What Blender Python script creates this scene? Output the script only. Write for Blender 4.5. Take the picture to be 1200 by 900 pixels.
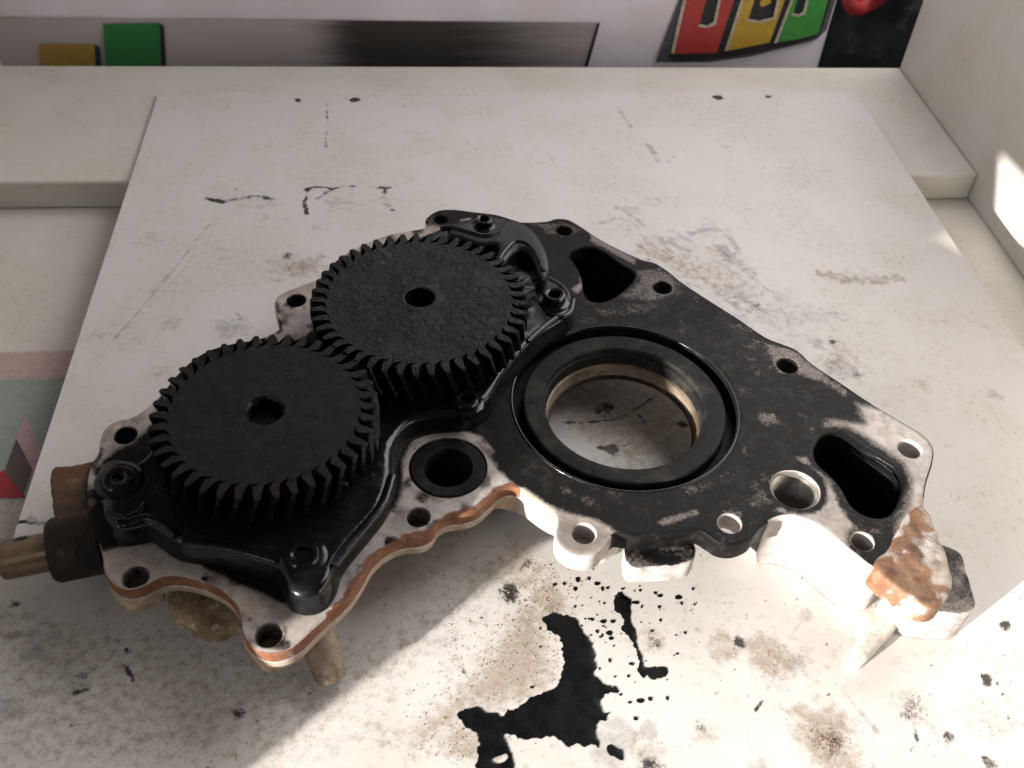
import bpy, bmesh, math, random
import numpy as np
from mathutils import Vector, Matrix
from mathutils.geometry import delaunay_2d_cdt
random.seed(7); rng = np.random.default_rng(7)
SC = bpy.context.scene
for o in list(bpy.data.objects): bpy.data.objects.remove(o)
S = 0.001                                   # everything below is written in millimetres

# ------------------------------------------------------------------ camera
FPX = 1155.0; DIST = 400.0
Yc = np.array([-140.0, -1178.0, FPX]); Yc /= np.linalg.norm(Yc)
Xc = np.array([12400.0, -340.0, FPX]); Xc /= np.linalg.norm(Xc)
Xc -= Yc*(Xc@Yc); Xc /= np.linalg.norm(Xc); Zc = np.cross(Xc, Yc)
R = np.stack([Xc, Yc, Zc], 1)
CAM = -DIST*(R.T@np.array([0, 0, 1.0]))
cam = bpy.data.cameras.new('camera'); co = bpy.data.objects.new('camera', cam)
SC.collection.objects.link(co)
rr, uu, bb = R.T@np.array([1.0, 0, 0]), R.T@np.array([0, -1.0, 0]), R.T@np.array([0, 0, -1.0])
M = Matrix.Identity(4)
for i in range(3):
    M[i][0], M[i][1], M[i][2], M[i][3] = rr[i], uu[i], bb[i], CAM[i]*S
co.matrix_world = M
cam.sensor_fit = 'HORIZONTAL'; cam.sensor_width = 36; cam.lens = 36*FPX/1200
cam.clip_start = 0.01; cam.clip_end = 20
cam.dof.use_dof = True; cam.dof.focus_distance = 0.375; cam.dof.aperture_fstop = 18
SC.camera = co

# ------------------------------------------------------------------ light and exposure
SC.view_settings.view_transform = 'Standard'; SC.view_settings.look = 'None'
SC.view_settings.exposure = 0.14; SC.view_settings.gamma = 1.0
SC.render.engine = 'CYCLES'
SC.cycles.use_denoising = True
SC.cycles.max_bounces = 8; SC.cycles.sample_clamp_indirect = 6
w = bpy.data.worlds.new('World'); SC.world = w; w.use_nodes = True
w.node_tree.nodes['Background'].inputs[0].default_value = (1.0, 0.96, 0.93, 1)
w.node_tree.nodes['Background'].inputs[1].default_value = 0.05
def aim(o, loc, tgt):
    o.location = Vector(loc)*S
    o.rotation_euler = (Vector(tgt)-Vector(loc)).to_track_quat('-Z', 'Y').to_euler()
SUN_AZ, SUN_EL, SUN_D = math.radians(31.5), math.radians(10.8), 4200
sdir = Vector((math.cos(SUN_AZ)*math.cos(SUN_EL), math.sin(SUN_AZ)*math.cos(SUN_EL), -math.sin(SUN_EL)))
def lamp(kind, name, loc, tgt, energy, col, **kw):
    l = bpy.data.lights.new(name, kind); l.energy = energy; l.color = col
    for k, v in kw.items(): setattr(l, k, v)
    o = bpy.data.objects.new(name, l); SC.collection.objects.link(o); aim(o, loc, tgt); return o
tgt = Vector((60, -90, 0))
lamp('SPOT', 'low_sunbeam', tgt-sdir*SUN_D, tgt, 3300, (1.0, 0.96, 0.90), spot_size=math.radians(22), spot_blend=0.3, shadow_soft_size=0.028)
lamp('AREA', 'room_light', (370, 310, 460), (0, 130, 0), 3.9, (1.0, 0.965, 0.95), shape='RECTANGLE', size=0.55, size_y=0.4)
lamp('AREA', 'window_glow', (-950, -650, 500), (120, 40, 20), 8.0, (1.0, 0.97, 0.95), shape='RECTANGLE', size=0.6, size_y=0.5)
lamp('AREA', 'small_window', (-330, -640, 560), (-80, -60, 0), 0.22, (0.85, 0.86, 1.0), shape='RECTANGLE', size=0.05, size_y=0.07)

# ------------------------------------------------------------------ helpers
def P(px, py, z=0.0):                        # a traced outline point, laid on the level where that face really lies
    d = R.T@np.array([px-600, py-450, FPX]); t = (z-CAM[2])/d[2]
    return (CAM+t*d)
def P2(pts, z=0.0): return np.array([P(a, b, z)[:2] for a, b in pts])
def ccw(p):
    p = np.asarray(p, float); x, y = p[:, 0], p[:, 1]
    return p if np.sum(x*np.roll(y, -1)-y*np.roll(x, -1)) > 0 else p[::-1].copy()
def smooth(p, step=1.0, closed=True, ten=0.5):
    p = np.asarray(p, float); n = len(p); out = []
    for i in range(n if closed else n-1):
        g = lambda k: p[k % n] if closed else p[min(max(k, 0), n-1)]
        a, b, c, d = g(i-1), g(i), g(i+1), g(i+2)
        m = max(1, int(round(np.linalg.norm(c-b)/step)))
        for k in range(m):
            t = k/m; m1 = ten*(c-a); m2 = ten*(d-b)
            out.append((2*t**3-3*t**2+1)*b+(t**3-2*t**2+t)*m1+(-2*t**3+3*t**2)*c+(t**3-t**2)*m2)
    if not closed: out.append(p[-1])
    return np.array(out)
def normals(p):
    d = np.roll(p, -1, 0)-np.roll(p, 1, 0); d /= np.linalg.norm(d, axis=1)[:, None]+1e-9
    return np.stack([d[:, 1], -d[:, 0]], 1)  # outward for ccw
def inset(p, r): return p-normals(p)*r
def circ(c, r, n=40): 
    a = np.arange(n)*2*math.pi/n; return np.stack([c[0]+r*np.cos(a), c[1]+r*np.sin(a)], 1)
def inside(q, poly):
    x, y = q[:, 0], q[:, 1]; res = np.zeros(len(q), bool); n = len(poly)
    for i in range(n):
        x1, y1 = poly[i]; x2, y2 = poly[(i+1) % n]
        if y1 == y2: continue
        c = (y1 > y) != (y2 > y)
        res ^= c & (x < (x2-x1)*(y-y1)/(y2-y1)+x1)
    return res
def segdist(q, a, b):
    d = b-a; L = d@d+1e-12; t = np.clip(((q-a)@d)/L, 0, 1)
    return np.linalg.norm(q-(a+t[:, None]*d), axis=1)
def polydist(q, poly, closed=True):
    m = np.full(len(q), 1e9); n = len(poly)
    for i in range(n if closed else n-1): m = np.minimum(m, segdist(q, poly[i], poly[(i+1) % n]))
    return m
def sdist(q, poly):                          # positive inside
    lo, hi = poly.min(0)-8, poly.max(0)+8
    k = np.all((q > lo) & (q < hi), axis=1); out = np.full(len(q), -8.0)
    if k.any():
        d = polydist(q[k], poly); out[k] = np.where(inside(q[k], poly), d, -d)
    return out
def ss(x, a, b): t = np.clip((x-a)/(b-a), 0, 1); return t*t*(3-2*t)
def hnoise(q, scale, seed=0):                # smooth value noise
    g = np.random.default_rng(seed).random((64, 64)); p = np.asarray(q)/scale
    i = np.floor(p).astype(int); f = p-i; f = f*f*(3-2*f); i %= 64; j = (i+1) % 64
    return (g[i[:, 0], i[:, 1]]*(1-f[:, 0])+g[j[:, 0], i[:, 1]]*f[:, 0])*(1-f[:, 1])+(g[i[:, 0], j[:, 1]]*(1-f[:, 0])+g[j[:, 0], j[:, 1]]*f[:, 0])*f[:, 1]

def mesh_obj(name, V, F, mats, parent=None, sm=True, angle=40, mi=None, attr=None):
    me = bpy.data.meshes.new(name); me.from_pydata((np.asarray(V, float)*S).tolist(), [], [list(f) for f in F])
    for m in (mats if isinstance(mats, (list, tuple)) else [mats]): me.materials.append(m)
    if mi is not None: me.polygons.foreach_set('material_index', mi)
    if attr is not None:
        ca = me.color_attributes.new('mask', 'FLOAT_COLOR', 'POINT')
        A = np.ones((len(V), 4), np.float32); A[:, :3] = attr; ca.data.foreach_set('color', A.ravel())
    me.validate(); me.update()
    if sm: me.shade_smooth(); me.set_sharp_from_angle(angle=math.radians(angle))
    o = bpy.data.objects.new(name, me); SC.collection.objects.link(o)
    if parent: o.parent = parent
    return o
def tag(o, label=None, cat=None, group=None, kind=None):
    for k, v in (('label', label), ('category', cat), ('group', group), ('kind', kind)):
        if v: o[k] = v
    return o
def empty(name, loc=(0, 0, 0)):
    o = bpy.data.objects.new(name, None); SC.collection.objects.link(o); o.location = Vector(loc)*S; o.empty_display_size = 0.02; return o

def fillin(outer, holes, grid):              # triangles of a flat region, with inner points for the wear masks
    rings = [outer]+holes; pts = [p for r in rings for p in r]; edges = []; k = 0
    for r in rings:
        n = len(r); edges += [(k+i, k+(i+1) % n) for i in range(n)]; k += n
    if grid:
        lo, hi = outer.min(0), outer.max(0)
        gx, gy = np.meshgrid(np.arange(lo[0], hi[0], grid), np.arange(lo[1], hi[1], grid*0.87), indexing='ij')
        gx = gx+(np.arange(gx.shape[1]) % 2)[None, :]*grid*0.5
        q = np.stack([gx.ravel(), gy.ravel()], 1); q = q+rng.normal(0, grid*0.06, q.shape)
        ok = inside(q, outer)
        for h in holes: ok &= ~inside(q, h)
        q = q[ok]; d = np.full(len(q), 1e9)
        for r in rings: d = np.minimum(d, polydist(q, r))
        pts += list(q[d > grid*0.45])
    v, e, f, ov, oe, of = delaunay_2d_cdt([Vector((float(a[0]), float(a[1]))) for a in pts], edges, [], 0, 1e-6, True)
    v = np.array([(a.x, a.y) for a in v]); f = np.array([t for t in f])
    c = v[f].mean(1); ok = inside(c, outer)
    for h in holes: ok &= ~inside(c, h)
    m = {}                                   # original index -> output index
    for j, l in enumerate(ov):
        for i in l: m[i] = j
    return v, f[ok], m
def slab(outer, zt, zb, fillet=1.0, fs=3, holes=(), grid=None, rings=(), cap=True, hfil=0.5):
    """outline extruded down. holes: (ring, bottom z or None for through, capped). rings: extra (depth below top, inset) rows on the side.
    returns V, F, tag per vertex (0 top, 1 side, 2 hole wall, 3 hole floor), outline index per vertex"""
    outer = ccw(outer); n = len(outer); zb = np.broadcast_to(np.asarray(zb, float), (n,))
    V, F, T, I = [], [], [], []
    hin = [ccw(h[0]) for h in holes]; hbig = [inset(h, -hfil) for h in hin]
    tv, tf, m = fillin(inset(outer, fillet), hbig, grid)
    V += [(a[0], a[1], zt) for a in tv]; F += [tuple(t) for t in tf]; T += [0]*len(tv); I += [-1]*len(tv)
    prev = [m[i] for i in range(n)]
    rows = []
    for k in range(1, fs+1):
        a = k/fs*math.pi/2; rows.append((inset(outer, fillet*(1-math.sin(a))), np.full(n, zt-fillet*(1-math.cos(a)))))
    for dz, ins in rings: rows.append((inset(outer, ins), np.maximum(np.full(n, zt-dz), zb+0.2)))
    rows.append((rows[-1][0], zb))
    for q, z in rows:
        s = len(V); V += [(q[i][0], q[i][1], z[i]) for i in range(n)]; T += [1]*n; I += list(range(n))
        for i in range(n):
            j = (i+1) % n; F.append((prev[i], s+i, s+j, prev[j]))
        prev = list(range(s, s+n))
    botring = prev; bhole = []; off = n; blind = []
    for h, hb, (ring, zh, capped) in zip(hin, hbig, holes):
        k = len(h); pr = [m[off+i] for i in range(k)]; off += k
        zf = zh if zh is not None else None
        for q, z in ((h, zt-hfil), (h, zf if zf is not None else -999)):
            s = len(V)
            if z == -999:
                zz = [zb[np.argmin(np.sum((outer-a)**2, 1))] for a in q]
            else: zz = [z]*k
            V += [(q[i][0], q[i][1], zz[i]) for i in range(k)]; T += [2]*k; I += [-1]*k
            for i in range(k):
                j = (i+1) % k; F.append((pr[j], s+j, s+i, pr[i]) if False else (pr[i], pr[j], s+j, s+i))
            pr = list(range(s, s+k))
        if capped:
            s = len(V); V += [(a[0], a[1], 18.0) for a in h]; T += [2]*k; I += [-1]*k; bhole.append((h, list(range(s, s+k))))
        if capped:
            s = len(V); V += [(q[i][0], q[i][1], z) for i in range(k)]; T += [3]*k; I += [-1]*k
            F.append(tuple(range(s, s+k)))
        elif zh is None: bhole.append((h, pr))
    if cap:
        hb2 = [b[0] for b in bhole]; bv, bf, bm = fillin(rows[-1][0], hb2, None)
        back = {bm[i]: botring[i] for i in range(n)}; k0 = n
        for h, pr in bhole:
            for i in range(len(h)): back[bm[k0+i]] = pr[i]
            k0 += len(h)
        for t in bf:
            if all(a in back for a in t): F.append(tuple(back[a] for a in t[::-1]))
    return np.array(V, float), F, np.array(T), np.array(I)
def lathe(prof, c, n=64, closed=False):
    V, F = [], []; k = len(prof)
    for i in range(n):
        a = 2*math.pi*i/n
        for r, z in prof: V.append((c[0]+r*math.cos(a), c[1]+r*math.sin(a), z))
    for i in range(n):
        j = (i+1) % n
        for q in range(k-1 if not closed else k):
            p = (q+1) % k; F.append((i*k+q, j*k+q, j*k+p, i*k+p))
    return V, F
def tube(path, rad, n=10, flat=1.0, caps=True):
    path = np.asarray(path, float); V, F = [], []; m = len(path); rad = np.broadcast_to(rad, (m,))
    for i in range(m):
        t = path[min(i+1, m-1)]-path[max(i-1, 0)]; t /= np.linalg.norm(t)
        u = np.cross((0, 0, 1.0), t); u = u/np.linalg.norm(u) if np.linalg.norm(u) > 1e-3 else np.array([1.0, 0, 0]); v = np.cross(t, u)
        for k in range(n):
            a = 2*math.pi*k/n; V.append(path[i]+rad[i]*(u*math.cos(a)+v*math.sin(a)*flat))
    for i in range(m-1):
        for k in range(n):
            j = (k+1) % n; F.append((i*n+k, i*n+j, i*n+n+j, i*n+n+k))
    if caps: F.append(tuple(range(n))[::-1]); F.append(tuple((m-1)*n+k for k in range(n)))
    return V, F
def box(x0, x1, y0, y1, z0, z1):
    V = [(x, y, z) for x in (x0, x1) for y in (y0, y1) for z in (z0, z1)]
    return V, [(0, 1, 3, 2), (4, 6, 7, 5), (0, 4, 5, 1), (2, 3, 7, 6), (0, 2, 6, 4), (1, 5, 7, 3)]
def bevel(o, wd, seg=3):
    b = o.modifiers.new('edge', 'BEVEL'); b.width = wd*S; b.segments = seg; b.limit_method = 'ANGLE'; b.harden_normals = False; return o

# ------------------------------------------------------------------ materials
class NT:
    def __init__(s, name):
        s.m = bpy.data.materials.new(name); s.m.use_nodes = True; s.t = s.m.node_tree; s.b = s.t.nodes['Principled BSDF']
        s.tc = s.t.nodes.new('ShaderNodeTexCoord').outputs['Object']; s.at = None
    def put(s, inp, v):
        if v is None: return
        if isinstance(v, bpy.types.NodeSocket): s.t.links.new(v, inp)
        elif isinstance(v, (tuple, list)) and len(v) == 3 and inp.type == 'RGBA': inp.default_value = (*v, 1)
        else: inp.default_value = v
    def node(s, typ, **kw):
        n = s.t.nodes.new(typ)
        for k, v in kw.items(): setattr(n, k, v)
        return n
    def noise(s, scale, detail=4, rough=0.55, dist=0.0):
        n = s.node('ShaderNodeTexNoise'); s.put(n.inputs['Vector'], s.tc); n.inputs['Scale'].default_value = scale
        n.inputs['Detail'].default_value = detail; n.inputs['Roughness'].default_value = rough; n.inputs['Distortion'].default_value = dist
        return n.outputs['Fac']
    def voro(s, scale, feature='F1', rand=1.0):
        n = s.node('ShaderNodeTexVoronoi', feature=feature); s.put(n.inputs['Vector'], s.tc); n.inputs['Scale'].default_value = scale
        return n.outputs['Distance']
    def math(s, op, a, b=None, c=None):
        n = s.node('ShaderNodeMath', operation=op)
        for i, v in enumerate((a, b, c)): 
            if v is not None: s.put(n.inputs[i], v)
        return n.outputs[0]
    def ramp(s, v, a, b, lo=0.0, hi=1.0):
        n = s.node('ShaderNodeMapRange', interpolation_type='SMOOTHSTEP'); s.put(n.inputs[0], v)
        for i, x in enumerate((a, b, lo, hi)): n.inputs[i+1].default_value = x
        return n.outputs[0]
    def mix(s, f, a, b):
        n = s.node('ShaderNodeMix', data_type='RGBA'); s.put(n.inputs[0], f); s.put(n.inputs[6], a); s.put(n.inputs[7], b); return n.outputs[2]
    def mixf(s, f, a, b):
        n = s.node('ShaderNodeMix', data_type='FLOAT'); s.put(n.inputs[0], f); s.put(n.inputs[2], a); s.put(n.inputs[3], b); return n.outputs[0]
    def mask(s):
        if s.at is None:
            a = s.node('ShaderNodeAttribute', attribute_name='mask'); q = s.node('ShaderNodeSeparateColor'); s.t.links.new(a.outputs['Color'], q.inputs[0]); s.at = q.outputs
        return s.at
    def bump(s, h, strength=0.3, dist=0.2):
        n = s.node('ShaderNodeBump'); n.inputs['Strength'].default_value = strength; n.inputs['Distance'].default_value = dist*S
        s.put(n.inputs['Height'], h); s.t.links.new(n.outputs[0], s.b.inputs['Normal']); return n
    def done(s, col, rough=0.5, metal=0.0, spec=None, coat=None):
        s.put(s.b.inputs['Base Color'], col); s.put(s.b.inputs['Roughness'], rough); s.put(s.b.inputs['Metallic'], metal)
        if spec is not None: s.put(s.b.inputs['Specular IOR Level'], spec)
        if coat is not None: s.put(s.b.inputs['Coat Weight'], coat); s.b.inputs['Coat Roughness'].default_value = 0.08
        return s.m

OIL = (0.006, 0.0058, 0.0062)
def mat_oil(name, base=OIL, r0=0.1, r1=0.32, bs=0.25, scale=260):
    n = NT(name); a = n.noise(scale, 4); b = n.noise(70, 3)
    n.bump(n.math('ADD', n.math('MULTIPLY', a, 0.35), b), bs, 0.7)
    return n.done(n.mix(n.ramp(n.noise(900, 3), 0.55, 0.75), base, tuple(x*2.2 for x in base)), n.ramp(n.noise(150, 4), 0.35, 0.7, r0, r1), 0.0, 0.3)
m_oil = mat_oil('wet_oil')
m_plate = mat_oil('oiled_plate', (0.006, 0.006, 0.007), 0.08, 0.3, 0.5, 320)
m_dull = mat_oil('dull_oil_film', (0.008, 0.008, 0.009), 0.32, 0.5, 0.35, 320)
m_puddle = mat_oil('spilled_oil', (0.004, 0.004, 0.0045), 0.25, 0.5, 0.1, 120)
m_puddle.node_tree.nodes['Principled BSDF'].inputs['Specular IOR Level'].default_value = 0.12
m_wet = mat_oil('wet_tooth_oil', (0.005, 0.005, 0.005), 0.08, 0.3, 0.6, 500)
def mat_gear(name, lump):
    n = NT(name); a = n.noise(330, 5, 0.6, 0.6); b = n.noise(1500, 3)
    n.bump(n.math('ADD', n.math('MULTIPLY', n.math('MULTIPLY', a, n.ramp(n.noise(38, 2), 0.4, 0.6, 0.25, 1.0)), lump), n.math('MULTIPLY', b, 0.25)), 0.5 if lump < 1 else 0.9, 0.9 if lump < 1 else 1.6)
    return n.done(n.mix(n.ramp(n.noise(240, 4), 0.4, 0.7), (0.009, 0.009, 0.008), (0.016, 0.0155, 0.0135)), n.ramp(n.noise(400, 3), 0.35, 0.7, 0.42, 0.65), 0.0, 0.2)
m_gear = mat_gear('oil_coated_gear', 0.35); m_gear_lumpy = mat_gear('lumpy_oil_coated_gear', 1.5)

def mat_casting(name='stained_casting', warm=1.0, bs=0.35, tint=(1.0, 1.0, 1.0)):
    n = NT(name); r, g, b = n.mask()[0], n.mask()[1], n.mask()[2]
    fine = n.noise(900, 5, 0.65); mid = n.noise(230, 5, 0.6); big = n.noise(60, 4)
    dry = n.ramp(n.math('ADD', r, n.math('MULTIPLY', n.math('SUBTRACT', n.math('ADD', n.math('MULTIPLY', fine, 0.5), n.math('MULTIPLY', mid, 0.7)), 0.6), 1.1)), 0.34, 0.72)
    alu = n.mix(n.ramp(mid, 0.35, 0.7), (0.43, 0.39, 0.365), (0.30, 0.27, 0.26))
    alu = n.mix(n.ramp(fine, 0.58, 0.75, 0, 0.5), alu, (0.2, 0.17, 0.15))
    alu = n.mix(n.math('MULTIPLY', b, n.ramp(mid, 0.3, 0.6, 0.35, 1.0)), alu, (0.29, 0.20, 0.115))
    alu = n.mix(n.math('MULTIPLY', n.ramp(n.noise(110, 5, 0.65), 0.5, 0.68), n.ramp(fine, 0.35, 0.6, 0.2, 0.75)), alu, (0.15, 0.13, 0.12))
    rust = n.mix(n.ramp(mid, 0.4, 0.65), tuple(x*warm*t for x, t in zip((0.135, 0.047, 0.021), tint)), tuple(x*warm*t for x, t in zip((0.19, 0.09, 0.046), tint)))
    rust = n.mix(n.ramp(fine, 0.55, 0.72, 0, 0.7), rust, (0.09, 0.035, 0.02))
    alu = n.mix(n.ramp(r, 0.62, 1.0), n.mix(n.ramp(fine, 0.4, 0.65), (0.085, 0.07, 0.062), (0.15, 0.13, 0.118)), alu)
    rm = n.ramp(n.math('ADD', g, n.math('MULTIPLY', n.math('SUBTRACT', mid, 0.5), 0.9)), 0.4, 0.62)
    alu = n.mix(rm, alu, rust)
    oil = n.mix(n.ramp(mid, 0.5, 0.72), (0.006, 0.0056, 0.0056), (0.021, 0.018, 0.016))
    col = n.mix(dry, oil, alu)
    rough = n.mixf(dry, n.ramp(mid, 0.35, 0.65, 0.42, 0.62), 0.62)
    n.bump(n.math('ADD', n.math('MULTIPLY', mid, 0.8), n.math('MULTIPLY', fine, 0.6)), bs, 0.5)
    return n.done(col, rough, 0.0, n.mixf(dry, 0.10, 0.3))
m_cast = mat_casting(); m_lugcast = mat_casting('rust_scaled_casting', 1.1, 1.0, (0.95, 1.2, 1.35))
def mat_rough(name, c0, c1, c2, rough=0.75, metal=0.0, bs=0.8, sc=220, dist=1.5, spec=0.35):
    n = NT(name); a = n.noise(sc, 6, 0.65); b = n.noise(sc*4.5, 4, 0.65); k = n.noise(sc*0.4, 3)
    c = n.mix(n.ramp(k, 0.42, 0.62), c0, c1); c = n.mix(n.ramp(a, 0.52, 0.72), c, c2)
    n.bump(n.math('ADD', a, n.math('MULTIPLY', b, 0.4)), bs, dist)
    return n.done(c, rough, metal, spec)
m_bright = mat_rough('bare_cast_metal', (0.62, 0.60, 0.55), (0.56, 0.52, 0.45), (0.5, 0.42, 0.3), 0.7, 0, 0.5, 260, 0.6)
m_tan = mat_rough('limescaled_metal', (0.36, 0.27, 0.17), (0.45, 0.37, 0.26), (0.16, 0.09, 0.05), 0.75, 0, 0.8, 300)
m_lug = mat_rough('rusty_scale', (0.30, 0.135, 0.05), (0.36, 0.25, 0.14), (0.44, 0.38, 0.31), 0.8, 0, 1.0, 190, 2.2)
m_grey = mat_rough('grey_cast_metal', (0.13, 0.125, 0.12), (0.2, 0.19, 0.185), (0.34, 0.33, 0.32), 0.6, 0.3, 0.6, 400, 0.6)
m_brownblk = mat_rough('brown_stained_metal', (0.04, 0.027, 0.018), (0.115, 0.052, 0.027), (0.16, 0.12, 0.09), 0.6, 0, 0.6, 150)
m_brass = mat_rough('tarnished_tube_metal', (0.19, 0.14, 0.095), (0.13, 0.085, 0.055), (0.06, 0.04, 0.028), 0.34, 0.6, 0.2, 120, 0.5)
m_sleeve = mat_rough('varnished_bore_metal', (0.085, 0.062, 0.042), (0.19, 0.15, 0.11), (0.03, 0.02, 0.014), 0.45, 0.1, 0.2, 130, 0.4)
m_thread = mat_rough('bright_thread_metal', (0.36, 0.34, 0.31), (0.28, 0.26, 0.23), (0.12, 0.10, 0.08), 0.4, 0.7, 0.2, 300, 0.3)
m_spout = mat_rough('stained_spout_metal', (0.20, 0.155, 0.11), (0.27, 0.22, 0.17), (0.09, 0.06, 0.04), 0.5, 0.4, 0.5, 260)
m_lump = mat_rough('crusted_metal', (0.27, 0.20, 0.13), (0.17, 0.115, 0.07), (0.50, 0.44, 0.36), 0.75, 0, 0.9, 330)
m_collar = mat_rough('grimy_collar_metal', (0.016, 0.014, 0.012), (0.03, 0.02, 0.015), (0.06, 0.042, 0.03), 0.5, 0, 0.5, 160, 1.5, 0.15)
def mat_seal():
    n = NT('black_seal_rubber'); a = n.noise(300, 5)
    n.bump(a, 0.2, 0.4); return n.done(n.mix(n.ramp(n.noise(120, 4), 0.45, 0.7), (0.010, 0.010, 0.010), (0.026, 0.024, 0.020)), n.ramp(a, 0.4, 0.7, 0.5, 0.66), 0.0, 0.08)
m_seal = mat_seal()

def mat_board(name, base, warm, speck=1.0, masks=True):
    n = NT(name)
    fine = n.noise(1500, 4, 0.7); mid = n.noise(300, 5, 0.65); big = n.noise(22, 4, 0.6); v = n.voro(330)
    c = n.mix(n.ramp(big, 0.38, 0.68), base, warm)
    dust = n.math('MULTIPLY', n.ramp(mid, 0.5, 0.78), n.ramp(big, 0.4, 0.62, 0.1, 0.55))
    c = n.mix(n.math('MULTIPLY', dust, speck), c, (0.33, 0.29, 0.24))
    sp = n.math('MULTIPLY', n.math('LESS_THAN', v, 0.11), n.ramp(n.noise(45, 3), 0.5, 0.62, 0, 0.75))
    c = n.mix(n.math('MULTIPLY', sp, speck), c, (0.12, 0.095, 0.075))
    rgh = 0.42
    if masks:
        r, g, b = n.mask()[0], n.mask()[1], n.mask()[2]
        brk = n.math('SUBTRACT', n.math('ADD', n.math('MULTIPLY', fine, 0.55), n.math('MULTIPLY', mid, 0.6)), 0.575)
        mk = lambda x, amp, lo, hi: n.ramp(n.math('ADD', x, n.math('MULTIPLY', brk, n.math('MULTIPLY', amp, n.ramp(x, 0.0, 0.2)))), lo, hi)
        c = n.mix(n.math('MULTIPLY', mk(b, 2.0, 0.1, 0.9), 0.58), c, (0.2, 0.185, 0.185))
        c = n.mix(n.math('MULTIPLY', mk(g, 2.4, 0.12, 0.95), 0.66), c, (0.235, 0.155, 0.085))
        c = n.mix(mk(r, 2.0, 0.3, 0.75), c, (0.03, 0.024, 0.021))
    n.bump(n.math('ADD', n.math('MULTIPLY', mid, 0.6), n.math('MULTIPLY', fine, 0.3)), 0.15, 0.25)
    return n.done(c, n.ramp(mid, 0.3, 0.7, 0.38, 0.6), 0.0, 0.4)
m_board = mat_board('scuffed_white_board', (0.60, 0.575, 0.555), (0.56, 0.53, 0.495))
m_shelf = mat_board('cream_melamine', (0.595, 0.568, 0.525), (0.555, 0.52, 0.47), 0.7, False)
def flat(name, col, rough=0.55, var=0.15, sc=400):
    n = NT(name); a = n.noise(sc, 4); n.bump(a, 0.1, 0.2)
    return n.done(n.mix(n.ramp(a, 0.35, 0.7), col, tuple(x*(1-var*2) for x in col)), rough)

# ------------------------------------------------------------------ the setting: board, shelf, walls
def cpx(l, ox, oy, k): return [(ox+a/k, oy+b/k) for a, b in l]
BIG = cpx([(455, 155), (490, 125), (540, 140), (575, 150), (600, 185), (640, 235), (655, 290), (662, 340), (660, 375), (690, 400), (750, 425), (745, 438), (710, 445), (680, 470), (690, 510), (712, 518), (700, 545), (660, 570), (668, 610), (672, 655), (650, 640), (620, 650), (590, 640), (560, 655), (540, 635), (500, 612), (450, 615), (400, 622), (350, 612), (300, 600), (315, 640), (330, 680), (340, 733), (335, 800), (200, 800), (195, 690), (205, 620), (165, 575), (120, 530), (150, 505), (190, 495), (245, 515), (290, 530), (310, 510), (370, 490), (400, 460), (450, 440), (500, 415), (530, 370), (540, 310), (528, 260), (510, 215), (480, 195)], 500, 680, 3.3333)
STK = cpx([(740, 52), (760, 40), (775, 60), (795, 75), (795, 110), (800, 160), (815, 200), (826, 250), (840, 300), (852, 338), (890, 338), (930, 344), (945, 360), (935, 378), (900, 380), (880, 392), (862, 374), (850, 386), (826, 356), (832, 330), (820, 285), (800, 248), (780, 210), (765, 185), (775, 160), (760, 130), (735, 115), (733, 80)], 500, 680, 3.3333)
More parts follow.
